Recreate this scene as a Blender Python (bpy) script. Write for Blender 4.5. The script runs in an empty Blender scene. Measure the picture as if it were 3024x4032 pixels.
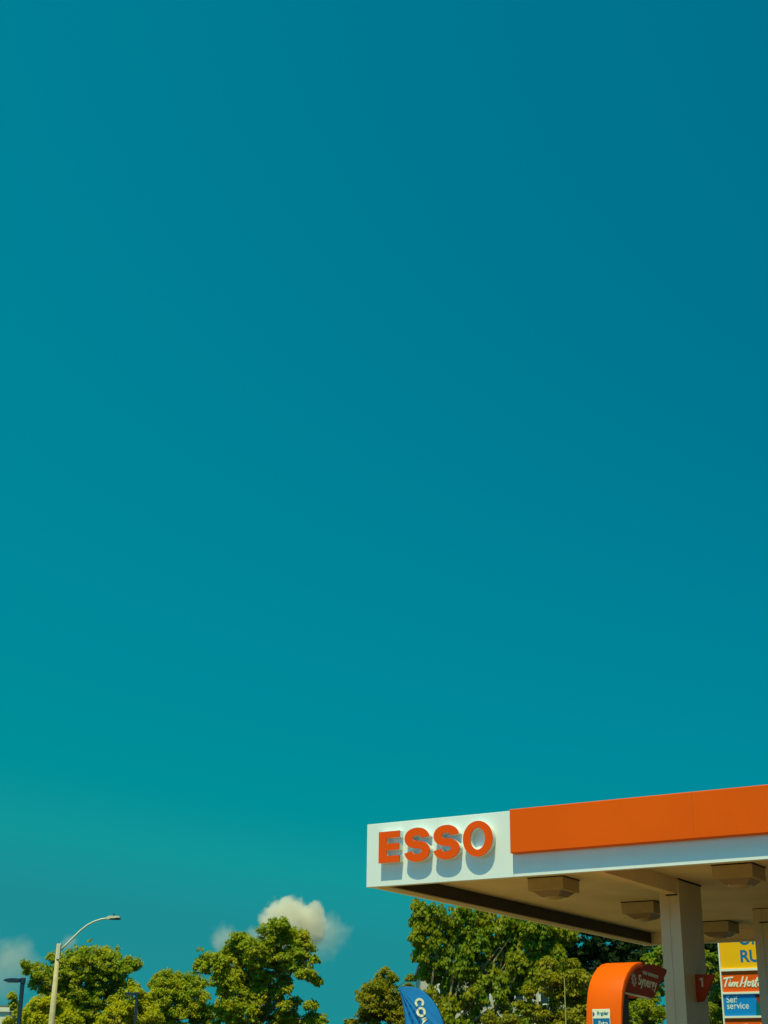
import bpy, bmesh, math, random
import numpy as np
from mathutils import Vector, Matrix
R = math.radians
sc = bpy.context.scene
C = sc.collection
random.seed(7)

# ------------------------------------------------------------------ camera
FPX, PITCH, ROLL, CAMZ = 5684.6, R(21.709), R(0.634), 1.5
cam_d = bpy.data.cameras.new('camera'); cam = bpy.data.objects.new('camera', cam_d); C.objects.link(cam)
fw = Vector((0, math.cos(PITCH), math.sin(PITCH))); up0 = Vector((0, -math.sin(PITCH), math.cos(PITCH))); rt0 = Vector((1, 0, 0))
cr, sr = math.cos(ROLL), math.sin(ROLL)
rt = rt0 * cr + up0 * sr; up = up0 * cr - rt0 * sr
M = Matrix((rt, up, -fw)).transposed().to_4x4(); M.translation = Vector((0, 0, CAMZ))
cam.matrix_world = M
cam_d.sensor_fit = 'VERTICAL'; cam_d.sensor_height = 36.0; cam_d.lens = FPX / 4032 * 36
cam_d.clip_start = 0.1; cam_d.clip_end = 6000
sc.camera = cam

# ------------------------------------------------------------------ world, sun, exposure
TH = R(32.384)
d1 = Vector((math.cos(TH), -math.sin(TH), 0)); d2 = Vector((math.sin(TH), math.cos(TH), 0)); ez = Vector((0, 0, 1))
to_sun = (d1 * 0.024 - d2 * 0.12 + ez * 0.265).normalized()
w = bpy.data.worlds.new('World'); sc.world = w; w.use_nodes = True
nt = w.node_tree; bg = nt.nodes['Background']
sky = nt.nodes.new('ShaderNodeTexSky'); sky.sky_type = 'NISHITA'; sky.sun_disc = False
sky.sun_elevation = math.asin(to_sun.z); sky.sun_rotation = math.atan2(to_sun.x, to_sun.y)
sky.air_density = 1.0; sky.dust_density = 1.2; sky.ozone_density = 2.0
bw = nt.nodes.new('ShaderNodeRGBToBW'); nt.links.new(sky.outputs[0], bw.inputs[0])
mr = nt.nodes.new('ShaderNodeMapRange'); mr.inputs[1].default_value = 0.0; mr.inputs[2].default_value = 10.0
nt.links.new(bw.outputs[0], mr.inputs[0])
ramp = nt.nodes.new('ShaderNodeValToRGB'); nt.links.new(mr.outputs[0], ramp.inputs[0])
SKY = [(0.00, (0.0, 0.14, 0.24)), (0.08, (0.0, 0.153, 0.255)), (0.15, (0.0, 0.182, 0.280)), (0.21, (0.0, 0.215, 0.305)), (0.30, (0.0, 0.250, 0.320)), (0.37, (0.0, 0.272, 0.312)), (0.42, (0.006, 0.300, 0.312)), (0.47, (0.012, 0.262, 0.290)), (0.54, (0.014, 0.262, 0.29)), (0.60, (0.0, 0.95, 1.8)), (1.0, (0.0, 1.9, 3.9))]
el = ramp.color_ramp.elements
while len(el) > 1: el.remove(el[-1])
el[0].position = SKY[0][0]; el[0].color = (*SKY[0][1], 1)
for p_, c_ in SKY[1:]:
    e_ = el.new(p_); e_.color = (*c_, 1)
tcw = nt.nodes.new('ShaderNodeTexCoord'); sx_ = nt.nodes.new('ShaderNodeSeparateXYZ'); nt.links.new(tcw.outputs['Generated'], sx_.inputs[0])
az = nt.nodes.new('ShaderNodeMath'); az.operation = 'MULTIPLY_ADD'; az.inputs[1].default_value = -0.18      # the sky is paler to the west
nt.links.new(sx_.outputs[0], az.inputs[0]); nt.links.new(mr.outputs[0], az.inputs[2]); nt.links.new(az.outputs[0], ramp.inputs[0])
vm = nt.nodes.new('ShaderNodeVectorMath'); vm.operation = 'SCALE'; vm.inputs[3].default_value = 10.0
nt.links.new(ramp.outputs[0], vm.inputs[0]); nt.links.new(vm.outputs[0], bg.inputs[0])
bg.inputs[1].default_value = 0.1

sd = bpy.data.lights.new('sun', 'SUN'); sun = bpy.data.objects.new('sun', sd); C.objects.link(sun)
sd.energy = 4.45; sd.angle = R(0.5); sd.color = (1.0, 0.92, 0.47)
sun.rotation_euler = to_sun.to_track_quat('Z', 'Y').to_euler(); sun.location = (0, -20, 40)
sc.view_settings.view_transform = 'Standard'; sc.view_settings.look = 'None'
sc.view_settings.exposure = 0; sc.view_settings.gamma = 1; sc.view_settings.use_curve_mapping = False
sc.cycles.volume_bounces = 6; sc.cycles.max_bounces = 10; sc.cycles.diffuse_bounces = 5

# ------------------------------------------------------------------ helpers
def CP(s, t, z):                      # canopy frame: s along the front, t towards the back, z above eye level
    return Vector((-0.227, 24.804, 0)) + d1 * s + d2 * t + ez * (z + CAMZ)
def at(px, py, D):                    # a point seen in direction (px,py), D metres ahead
    X = (px - 1512) / FPX; Y = (2016 - py) / FPX
    v = fw + rt * X + up * Y
    return Vector((0, 0, CAMZ)) + v * (D / v.y)

def link(name, me, parent=None, mats=None):
    o = bpy.data.objects.new(name, me); C.objects.link(o)
    if parent is not None: o.parent = parent
    for m_ in (mats if isinstance(mats, (list, tuple)) else [mats] if mats else []): me.materials.append(m_)
    return o
def empty(name, loc, label, cat, group=None):
    o = bpy.data.objects.new(name, None); C.objects.link(o); o.location = loc; o.empty_display_size = .2
    o['label'] = label; o['category'] = cat
    if group: o['group'] = group
    return o
def obj(name, bm, mat, parent=None, smooth=False):
    """mesh given in world coordinates; stored relative to its parent thing (roots are unrotated empties)"""
    bmesh.ops.recalc_face_normals(bm, faces=bm.faces[:])
    if parent is not None:
        off = Vector((0, 0, 0)); p = parent
        while p is not None: off += p.location; p = p.parent
        bmesh.ops.translate(bm, verts=bm.verts[:], vec=-off)
    me = bpy.data.meshes.new(name); bm.to_mesh(me); bm.free()
    if smooth:
        for f in me.polygons: f.use_smooth = True
    return link(name, me, parent, mat)
def struct(o): o['kind'] = 'structure'; return o
def tag(o, label, cat, group=None):
    o['label'] = label; o['category'] = cat
    if group: o['group'] = group
    return o
def fbox(bm, f, a0, a1, b0, b1, c0, c1, bev=0):
    """box in a frame function f(a,b,c)->world"""
    vs = [bm.verts.new(f(a, b, c)) for a in (a0, a1) for b in (b0, b1) for c in (c0, c1)]
    fs = [bm.faces.new([vs[i] for i in q]) for q in ((0, 1, 3, 2), (4, 6, 7, 5), (0, 4, 5, 1), (2, 3, 7, 6), (0, 2, 6, 4), (1, 5, 7, 3))]
    bmesh.ops.recalc_face_normals(bm, faces=fs)
    if bev:
        es = list({e for f_ in fs for e in f_.edges})
        bmesh.ops.bevel(bm, geom=es, offset=bev, segments=2, affect='EDGES', profile=.5)
W = lambda x, y, z: Vector((x, y, z))
def prism(bm, f, pts, c0, c1):
    """polygon pts (a,b) extruded between c0 and c1; f(a,b,c)->world"""
    n = len(pts)
    lo = [bm.verts.new(f(a, b, c0)) for a, b in pts]; hi = [bm.verts.new(f(a, b, c1)) for a, b in pts]
    bm.faces.new(lo); bm.faces.new(hi[::-1])
    for i in range(n): bm.faces.new((lo[i], hi[i], hi[(i + 1) % n], lo[(i + 1) % n]))
def band(bm, f, path, wd, c0, c1, closed=False, caps='butt'):
    """constant (or listed) width stroke along path (a,b), extruded c0..c1; quads all through"""
    n = len(path); P = [Vector((a, b)) for a, b in path]
    wl = wd if isinstance(wd, (list, tuple)) else [wd] * n
    L, Rr = [], []
    for i in range(n):
        if closed: t = (P[(i + 1) % n] - P[i - 1])
        else: t = P[min(i + 1, n - 1)] - P[max(i - 1, 0)]
        t.normalize(); nn = Vector((-t.y, t.x))
        L.append(P[i] + nn * wl[i] / 2); Rr.append(P[i] - nn * wl[i] / 2)
    V = [[bm.verts.new(f(q.x, q.y, c)) for q in S] for S in (L, Rr) for c in (c0, c1)]
    l0, l1, r0, r1 = V
    rg = range(n) if closed else range(n - 1)
    for i in rg:
        j = (i + 1) % n
        bm.faces.new((l1[i], l1[j], r1[j], r1[i])); bm.faces.new((l0[i], r0[i], r0[j], l0[j]))
        bm.faces.new((l0[i], l0[j], l1[j], l1[i])); bm.faces.new((r0[i], r1[i], r1[j], r0[j]))
    if not closed:
        bm.faces.new((l0[0], l1[0], r1[0], r0[0])); bm.faces.new((l0[-1], r0[-1], r1[-1], l1[-1]))
def disc(bm, f, a, b, r, c0, c1, n=16, ry=None):
    prism(bm, f, [(a + r * math.cos(2 * math.pi * i / n), b + (ry or r) * math.sin(2 * math.pi * i / n)) for i in range(n)], c0, c1)
def tube(bm, pts, rad, n=10, cap=True):
    P = [Vector(p) for p in pts]; rl = rad if isinstance(rad, (list, tuple)) else [rad] * len(P)
    rings = []; ref = Vector((0.13, 0.99, 0.05))
    for i, p in enumerate(P):
        t = (P[min(i + 1, len(P) - 1)] - P[max(i - 1, 0)]).normalized()
        a = t.cross(ref)
        if a.length < .05: a = t.cross(Vector((1, 0, 0)))
        a.normalize(); b = t.cross(a)
        rings.append([bm.verts.new(p + (a * math.cos(2 * math.pi * k / n) + b * math.sin(2 * math.pi * k / n)) * rl[i]) for k in range(n)])
    for i in range(len(P) - 1):
        for k in range(n): bm.faces.new((rings[i][k], rings[i][(k + 1) % n], rings[i + 1][(k + 1) % n], rings[i + 1][k]))
    if cap: bm.faces.new(rings[0][::-1]); bm.faces.new(rings[-1])
def text_bm(txt, size, fn, c, bold=0.0, shear=0.0, align='LEFT'):
    """text in the built-in font as a flat mesh; fn(a,b,c)->world"""
    cu = bpy.data.curves.new('t', 'FONT'); cu.body = txt; cu.size = size; cu.offset = bold; cu.shear = shear; cu.align_x = align
    o = bpy.data.objects.new('t', cu); C.objects.link(o)
    bpy.context.view_layer.update()
    me = o.evaluated_get(bpy.context.evaluated_depsgraph_get()).to_mesh()
    bm = bmesh.new(); bm.from_mesh(me); o.to_mesh_clear()
    bpy.data.objects.remove(o); bpy.data.curves.remove(cu)
    for v in bm.verts: v.co = fn(v.co.x, v.co.y, c)
    return bm

# ------------------------------------------------------------------ materials
def mat(name, col, rough=.5, metal=0, var=.0, scale=4, bump=0, bscale=40, spec=.4, stain=None, tint=None):
    m = bpy.data.materials.new(name); m.use_nodes = True; n = m.node_tree; b = n.nodes['Principled BSDF']
    b.inputs['Roughness'].default_value = rough; b.inputs['Metallic'].default_value = metal; b.inputs['Specular IOR Level'].default_value = spec
    b.inputs['Base Color'].default_value = (*col, 1)
    tc = n.nodes.new('ShaderNodeTexCoord')
    if var:
        nz = n.nodes.new('ShaderNodeTexNoise'); nz.inputs['Scale'].default_value = scale; nz.inputs['Detail'].default_value = 6
        n.links.new(tc.outputs['Object'], nz.inputs[0])
        rp = n.nodes.new('ShaderNodeValToRGB'); n.links.new(nz.outputs[0], rp.inputs[0])
        rp.color_ramp.elements[0].position = .3; rp.color_ramp.elements[1].position = .72
        lo = tuple(x * (1 - var) for x in (tint or col)); hi = tuple(min(1, x * (1 + var * .5)) for x in col)
        rp.color_ramp.elements[0].color = (*lo, 1); rp.color_ramp.elements[1].color = (*hi, 1)
        n.links.new(rp.outputs[0], b.inputs['Base Color'])
    if bump:
        n2 = n.nodes.new('ShaderNodeTexNoise'); n2.inputs['Scale'].default_value = bscale; n2.inputs['Detail'].default_value = 4
        n.links.new(tc.outputs['Object'], n2.inputs[0])
        bp = n.nodes.new('ShaderNodeBump'); bp.inputs['Strength'].default_value = bump; bp.inputs['Distance'].default_value = .02
        n.links.new(n2.outputs[0], bp.inputs['Height']); n.links.new(bp.outputs[0], b.inputs['Normal'])
    return m
M_white = mat('fascia_white', (.74, .805, .77), .45, var=.05, scale=1.5, bump=.03, bscale=3)
M_orange = mat('fascia_orange', (.80, .103, .001), .55, var=.06, scale=1.2, bump=.03, bscale=2, spec=.08)
M_face = mat('letter_orange', (.82, .085, .002), .5, spec=.08)
M_soffit = mat('soffit_paint', (.82, .66, .43), .6, var=.12, scale=1.0)
M_seam = mat('seam_grey', (.42, .42, .34), .7)
M_seam2 = mat('seam_orange', (.50, .06, .002), .7)
M_trim = mat('dark_gap', (.012, .014, .014), .8)
M_inner = mat('fascia_back_shaded', (.038, .031, .022), .6, var=.15, scale=2)
M_lip = mat('lip_metal', (.62, .56, .38), .5)
M_col = mat('column_cladding', (.55, .48, .31), .5, var=.08, scale=1.5)
M_fix = mat('luminaire_metal', (.46, .36, .21), .5, var=.1, scale=5)
M_lens = mat('luminaire_lens', (.30, .21, .14), .25, spec=.5)
M_pump = mat('pump_orange', (.80, .108, .001), .5, var=.04, scale=2, spec=.08)
M_red = mat('pump_red', (.30, .034, .001), .55, spec=.12, var=.12, scale=5)
M_blade = mat('number_blade_red', (.34, .040, .003), .5, var=.2, scale=4, spec=.1)
M_numeral = mat('numeral_grey', (.50, .44, .34), .5)
M_pumpin = mat('pump_inner', (.55, .13, .02), .5, var=.3, scale=12)
M_ivory = mat('print_cream', (.80, .78, .55), .5)
M_blue = mat('print_blue', (.004, .14, .33), .45)
M_teal = mat('print_teal', (.005, .16, .22), .5)
M_yel = mat('sign_yellow', (.92, .45, .002), .5, var=.03, scale=2, spec=.1)
M_sred = mat('sign_red', (.80, .10, .002), .5, var=.03, scale=2, spec=.1)
M_sblue = mat('sign_blue', (.002, .22, .58), .4, var=.03, scale=2)
M_frame = mat('sign_frame', (.80, .78, .58), .5)
M_dark = mat('lamp_dark_paint', (.006, .030, .055), .5)
M_conc = mat('lamp_concrete', (.52, .43, .22), .8, var=.15, scale=8, bump=.2, bscale=60)
M_alu = mat('lamp_aluminium', (.66, .62, .44), .45, metal=.0)
M_glass = mat('window_glass', (.02, .05, .06), .08, spec=.8)
M_stucco = mat('stucco_cream', (.56, .50, .38), .8, var=.12, scale=.8, bump=.2, bscale=30)
M_stucco2 = mat('stucco_white', (.74, .70, .52), .8, var=.06, scale=.6)
M_roofdark = mat('roof_edge', (.10, .10, .085), .7)
M_bark = mat('bark', (.10, .075, .045), .9, var=.4, scale=9, bump=.6, bscale=30)
M_barkl = mat('bark_light', (.30, .23, .13), .9, var=.35, scale=9, bump=.5, bscale=30)
M_rod = mat('rod_paint', (.38, .40, .12), .5)
M_flag = mat('flag_cloth', (.003, .21, .60), .75, var=.10, scale=3, bump=.15, bscale=180)
M_ground = mat('asphalt', (.055, .040, .024), .9, var=.2, scale=.5, bump=.3, bscale=80)
M_fore = mat('forecourt_concrete', (.345, .205, .062), .85, var=.12, scale=.6, bump=.2, bscale=60)

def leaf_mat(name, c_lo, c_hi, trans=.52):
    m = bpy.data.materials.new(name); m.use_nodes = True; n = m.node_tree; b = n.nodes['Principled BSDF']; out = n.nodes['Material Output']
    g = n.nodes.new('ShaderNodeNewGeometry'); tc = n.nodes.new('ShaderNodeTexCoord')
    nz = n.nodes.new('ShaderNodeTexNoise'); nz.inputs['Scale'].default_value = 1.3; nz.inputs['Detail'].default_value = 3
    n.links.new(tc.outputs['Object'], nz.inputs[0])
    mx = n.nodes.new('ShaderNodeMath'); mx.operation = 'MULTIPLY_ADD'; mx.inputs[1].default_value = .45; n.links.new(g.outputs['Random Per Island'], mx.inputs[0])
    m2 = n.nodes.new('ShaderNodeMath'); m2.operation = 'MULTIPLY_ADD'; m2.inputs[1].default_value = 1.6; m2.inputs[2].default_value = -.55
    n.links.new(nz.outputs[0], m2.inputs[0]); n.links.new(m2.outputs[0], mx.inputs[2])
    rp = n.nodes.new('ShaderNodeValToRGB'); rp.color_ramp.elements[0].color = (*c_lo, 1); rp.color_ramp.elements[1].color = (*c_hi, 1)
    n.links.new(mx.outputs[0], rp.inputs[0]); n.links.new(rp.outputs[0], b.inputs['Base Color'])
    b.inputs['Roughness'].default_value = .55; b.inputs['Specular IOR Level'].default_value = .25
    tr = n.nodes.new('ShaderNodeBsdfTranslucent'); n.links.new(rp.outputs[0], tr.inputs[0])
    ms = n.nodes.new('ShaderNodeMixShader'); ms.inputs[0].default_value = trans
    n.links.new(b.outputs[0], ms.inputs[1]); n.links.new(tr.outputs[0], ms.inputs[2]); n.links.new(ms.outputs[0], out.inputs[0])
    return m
L_mid = leaf_mat('leaf_green', (.20, .34, .016), (.60, .52, .008))
L_shade = leaf_mat('leaf_mid_green', (.12, .26, .012), (.45, .40, .005))
L_yel = leaf_mat('leaf_yellow_green', (.36, .42, .005), (.64, .54, .005))
L_olive = leaf_mat('leaf_olive', (.19, .24, .010), (.50, .40, .008))
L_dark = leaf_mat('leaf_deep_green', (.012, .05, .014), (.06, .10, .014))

# ------------------------------------------------------------------ ground
bm = bmesh.new(); v = [bm.verts.new(p) for p in ((-2500, -600, 0), (2500, -600, 0), (2500, 4500, 0), (-2500, 4500, 0))]; bm.faces.new(v)
struct(obj('ground', bm, M_ground))
bm = bmesh.new(); v = [bm.verts.new(CP(s, t, -CAMZ + .004)) for s, t in ((-12, -30), (9, -30), (9, 14), (-12, 14))]; bm.faces.new(v)
struct(obj('forecourt', bm, M_fore))

# ------------------------------------------------------------------ canopy
LEN, DEP, HT, ZB, ZS = 18.0, 11.93, 1.045, 3.10, 3.36
canopy = empty('fuel_canopy', CP(4.1, 6, -CAMZ), 'flat white and orange fuel station canopy on steel columns', 'canopy')
bm = bmesh.new(); fbox(bm, CP, .13, LEN - .13, .13, DEP - .13, ZS, ZS + .04); obj('soffit', bm, M_soffit, canopy)
bm = bmesh.new(); fbox(bm, CP, .14, LEN - .14, .14, DEP - .14, ZS + .5, ZS + .56); obj('roof_deck', bm, M_col, canopy)
bm = bmesh.new(); fbox(bm, CP, 0, 2.772, 0, .10, ZB, ZB + HT, .006); obj('fascia_panel', bm, M_white, canopy)
bm = bmesh.new(); fbox(bm, CP, 2.776, LEN, .002, .10, ZB + .002, ZB + HT - .01, .004); obj('fascia_panel', bm, M_white, canopy)
bm = bmesh.new(); fbox(bm, CP, 2.79, LEN + .1, -.140, -.001, 3.449, ZB + HT - .004, .012); obj('orange_band', bm, M_orange, canopy)
bm = bmesh.new(); fbox(bm, CP, 0.001, .10, .101, DEP - .101, ZB + .012, ZB + HT, .004); obj('fascia_panel', bm, M_white, canopy)
bm = bmesh.new(); fbox(bm, CP, 0, LEN, DEP - .10, DEP, ZB, ZB + HT, .004); obj('fascia_panel', bm, M_white, canopy)
bm = bmesh.new(); fbox(bm, CP, LEN - .10, LEN, .101, DEP - .101, ZB, ZB + HT, .004); obj('fascia_panel', bm, M_white, canopy)
bm = bmesh.new(); fbox(bm, CP, 1.386, 1.389, -.0012, .02, ZB + .004, ZB + HT - .004); obj('seam', bm, M_seam, canopy)
for sx0 in (5.84, 8.89, 11.94, 14.99):
    bm = bmesh.new(); fbox(bm, CP, sx0, sx0 + .005, -.1412, -.12, 3.455, ZB + HT - .010); obj('seam', bm, M_seam2, canopy)
# inner returns of the fascia and the bottom lip strips
bm = bmesh.new()
fbox(bm, CP, .103, .30, .103, DEP - .30, ZB + .03, ZS - .002)
obj('inner_return', bm, M_inner, canopy)  # shade on the left return is put into its darker colour
bm = bmesh.new(); fbox(bm, CP, .103, LEN - .103, DEP - .30, DEP - .103, ZB + .03, ZS - .002)
obj('inner_return', bm, M_soffit, canopy)
bm = bmesh.new()
fbox(bm, CP, .108, .19, .106, DEP - .106, ZB + .004, ZB + .024); fbox(bm, CP, .215, .32, .106, DEP - .32, ZB + .004, ZB + .026)
fbox(bm, CP, .32, LEN - .11, DEP - .32, DEP - .215, ZB + .006, ZB + .027); fbox(bm, CP, .19, LEN - .11, DEP - .19, DEP - .108, ZB + .005, ZB + .025)
fbox(bm, CP, .33, LEN - .11, .11, .16, ZB + .02, ZS - .003)
obj('lip_strip', bm, M_lip, canopy)
bm = bmesh.new(); fbox(bm, CP, 4.06, 4.25, .165, 3.148, 3.10, ZS - .002, .004); obj('beam', bm, M_soffit, canopy)
def column(t0):
    bm = bmesh.new(); s0, s1, t1 = 3.93, 4.29, t0 + 1.06
    fbox(bm, CP, s0, s0 + .170, t0, t1, -CAMZ, ZS - .015, .006); fbox(bm, CP, s0 + .205, s1, t0, t1, -CAMZ, ZS - .015, .006)
    fbox(bm, CP, s0 + .172, s0 + .203, t0 + .006, t1 - .006, -CAMZ, ZS - .016)
    c_ = obj('column', bm, M_col, canopy)
    bm = bmesh.new(); fbox(bm, CP, s0 - .012, s1 + .012, t0 + .02, t1 + .012, ZS - .028, ZS - .003)
    fbox(bm, CP, s0 + .12, s1 - .03, t0 - .012, t0 + .01, 3.075, 3.098)
    obj('cap_gap', bm, M_trim, c_)
column(3.15); column(8.03)

# ---- channel letters ESSO (children of the canopy), built as strokes with real returns
ZL0, ZL1 = 3.462, 3.974
def letter(build):
    bm = bmesh.new(); build(bm, -.105, -.001, 0); l = obj('letter', bm, M_white, canopy)
    bm = bmesh.new(); build(bm, -.125, -.106, .0); obj('letter_face', bm, M_face, l)
CF = lambda a, b, c: CP(a, c, b)
def E_(bm, c0, c1, g):
    z0, z1, a, b = ZL0, ZL1, .315, .725; h = z1 - z0; bw_ = .109
    zs_ = [z0, z0 + bw_, z0 + h / 2 - bw_ / 2 , z0 + h / 2 + bw_ / 2, z1 - bw_, z1]
    pts = [(a, z0), (b, z0), (b, zs_[1]), (a + .155, zs_[1]), (a + .155, zs_[2]), (b - .012, zs_[2]), (b - .012, zs_[3]), (a + .155, zs_[3]), (a + .155, zs_[4]), (b, zs_[4]), (b, z1), (a, z1)]
    prism(bm, CF, pts, c0, c1)
def S_(cx):
    def f(bm, c0, c1, g):
        zt, zb = 3.992, 3.442; wd = .118; h = zt - zb
        ru = (h / 2 + wd / 2) / 2 - wd / 2; zu = zt - wd / 2 - ru; zl = zb + wd / 2 + ru; ax = .165
        path = []
        for d in range(-8, 181 + 80, 8):     # upper bowl, from right terminal over the top to the left and into the spine
            a_ = R(d + 8 + 2)
            if a_ > R(262): break
            path.append((cx + ax * .97 * math.cos(a_), zu + ru * math.sin(a_)))
        path.append((cx, zu - ru)) 
        for d in range(80, -181 - 10, -8):
            a_ = R(d)
            path.append((cx + .005 + (ax * 1.02) * math.cos(a_), zl + ru * math.sin(a_)))
            if d < -168: break
        ws = []
        for i in range(len(path)):
            a_, b_ = path[max(i - 1, 0)], path[min(i + 1, len(path) - 1)]
            vx, vz = abs(b_[0] - a_[0]), abs(b_[1] - a_[1]); ws.append(.116 + .034 * vz / math.hypot(vx, vz))
        for _ in range(3): ws = [(ws[max(i - 1, 0)] + ws[i] + ws[min(i + 1, len(ws) - 1)]) / 3 for i in range(len(ws))]
        band(bm, CF, path, ws, c0, c1)
    return f
def O_(bm, c0, c1, g):
    cx, cz = 2.198, 3.7275; n = 56
    def ring(rx, rz, c): return [bm.verts.new(CF(cx + rx * math.cos(2 * math.pi * i / n), cz + rz * math.sin(2 * math.pi * i / n), c)) for i in range(n)]
    o0, o1, i0, i1 = ring(.270, .284, c0), ring(.270, .284, c1), ring(.136, .174, c0), ring(.136, .174, c1)
    for k in range(n):
        j = (k + 1) % n
        for A_, B_ in ((o0, i0), (o1, i1), (o0, o1), (i0, i1)): bm.faces.new((A_[k], A_[j], B_[j], B_[k]))
letter(E_); letter(S_(1.055)); letter(S_(1.612)); letter(O_)

# ---- luminaires under the canopy
def luminaire(s, t, label):
    c = CP(s, t, ZS)
    e = empty('canopy_light', c, label, 'ceiling light', 'box lights under the canopy')
    f = lambda a, b, z: CP(s + a, t + b, ZS + z)
    bm = bmesh.new(); fbox(bm, f, -.33, .33, -.33, .33, -.226, -.018, .006); obj('housing', bm, M_fix, e)
    bm = bmesh.new(); fbox(bm, f, -.34, .34, -.335, .345, -.017, -.002); obj('shadow_gap', bm, M_trim, e)  # near-black slab standing in for the shadowed gap over the housing
    bm = bmesh.new()
    A_ = [bm.verts.new(f(x, y, -.227)) for x, y in ((-.27, -.27), (.27, -.27), (.27, .27), (-.27, .27))]
    B_ = [bm.verts.new(f(x, y, -.31)) for x, y in ((-.17, -.17), (.17, -.17), (.17, .17), (-.17, .17))]
    for i in range(4): bm.faces.new((A_[i], A_[(i + 1) % 4], B_[(i + 1) % 4], B_[i]))
    bm.faces.new(A_[::-1]); bm.faces.new(B_)
    obj('lens_skirt', bm, M_lens, e)
    bm = bmesh.new(); fr = bmesh.ops.create_uvsphere(bm, u_segments=20, v_segments=10, radius=1)
    for v_ in bm.verts: q = v_.co; v_.co = f(q.x * .165, q.y * .165, -.305 + q.z * .045)
    obj('lens', bm, M_fix, e, True)
    return e
luminaire(2.38, 2.25, 'box light under the canopy, nearest the white end of the fascia')
luminaire(2.40, 6.18, 'box light in the middle of the soffit, just left of the front column')
luminaire(5.67, 2.25, 'large near box light under the orange band at the right frame edge')
luminaire(2.46, 10.15, 'farthest box light, seen right of the front column near the back edge')

# ---- number flags
def number_sign(s_root, t, ztop, direc, label, num):
    e = empty('number_sign', CP(s_root, t, ztop - .2), label, 'number sign')
    f = lambda a, b, c: CP(s_root + direc * a, t + c, ztop + b)
    pts = [(0.002, 0), (.335, 0), (.345, -.03), (.13, -.42), (.10, -.44), (.002, -.44)]
    bm = bmesh.new(); prism(bm, f, pts, -.03, .03); bmesh.ops.recalc_face_normals(bm, faces=bm.faces[:])
    bmesh.ops.bevel(bm, geom=bm.edges[:], offset=.006, segments=2, affect='EDGES')
    b_ = obj('blade', bm, M_blade, e)
    if num:
        bm = bmesh.new(); g = lambda a, b, c: f(a, b, c)
        band(bm, g, [(.128, -.055), (.128, -.20)], .032, -.036, -.031)
        band(bm, g, [(.082, -.088), (.115, -.066)], .026, -.0365, -.0315)
        obj('numeral', bm, M_numeral, b_)
number_sign(4.292, 3.66, 1.82, 1, 'tapered dark red flag sign numbered 1 on the right face of the front column', True)

# ------------------------------------------------------------------ pump with arched orange cowl
pump = empty('fuel_pump', CP(4.32, .3, -CAMZ + .15), 'fuel pump with tall arched orange cowl and red side wing', 'fuel pump')
s0p, s1p = 3.865, 4.425
PP = lambda s_, t_, z_: CP(4.6 + (s_ - 4.42) * .985, -.28 + (t_ - .15) * .985, z_ * .983)
prof = [(.12, -1.37), (.12, .4), (.14, .9), (.175, 1.15), (.235, 1.36), (.33, 1.51), (.46, 1.63), (.62, 1.73), (.78, 1.79), (.95, 1.822), (1.10, 1.832)]
inn = [(.17, -1.37), (.17, .4), (.20, .88), (.245, 1.11), (.325, 1.31), (.43, 1.45), (.55, 1.56), (.68, 1.65), (.82, 1.71), (.97, 1.745), (1.10, 1.756)]
bm = bmesh.new()
rows = []
for (a, b), (c, d) in zip(prof, inn):
    rows.append([bm.verts.new(PP(s0p, a, b)), bm.verts.new(PP(s1p, a, b)), bm.verts.new(PP(s1p, c, d)), bm.verts.new(PP(s0p, c, d))])
for i in range(len(rows) - 1):
    for k in range(4):
        bm.faces.new((rows[i][k], rows[i][(k + 1) % 4], rows[i + 1][(k + 1) % 4], rows[i + 1][k]))
bm.faces.new(rows[0]); bm.faces.new(rows[-1][::-1])
o = obj('cowl', bm, M_pump, pump, True)
md = o.modifiers.new('b', 'BEVEL'); md.width = .008; md.segments = 2; md.limit_method = 'ANGLE'; md.angle_limit = R(50)
# wing body: hollow-look, red side plates a little inside the cowl, thin pale bottom edge
wing = [(.42, 1.36), (.50, 1.47), (.62, 1.585), (.75, 1.665), (.88, 1.715), (1.0, 1.742), (1.45, 1.828), (1.85, 1.83), (2.17, 1.79), (2.14, 1.735), (1.85, 1.55), (1.58, 1.345), (1.46, 1.325)]
fS = lambda a, b, c: PP(c, a, b)
bm = bmesh.new(); prism(bm, fS, wing, s0p + .05, s1p - .045); wg = obj('wing', bm, M_red, pump)
bm = bmesh.new(); band(bm, fS, [(.42, 1.345), (1.44, 1.309)], .022, s1p - .075, s1p - .03); obj('wing_edge', bm, M_lip, wg)
bm = bmesh.new(); prism(bm, fS, [(.265, 1.33), (.355, 1.33), (.50, 1.50), (.70, 1.655), (.93, 1.75), (.80, 1.712), (.55, 1.56), (.38, 1.40), (.30, 1.26)], s1p - .10, s1p - .055); obj('inner_rib', bm, M_pumpin, pump)
bm = bmesh.new(); fbox(bm, PP, s0p + .04, s1p - .04, .19, 1.05, (-CAMZ + .15) / .983, .45, .02); obj('pump_body', bm, M_white, pump)
bm = bmesh.new(); fbox(bm, PP, s0p + .10, s1p - .10, .45, .70, .452, 1.36, .01); obj('mast', bm, M_inner, pump)
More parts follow.
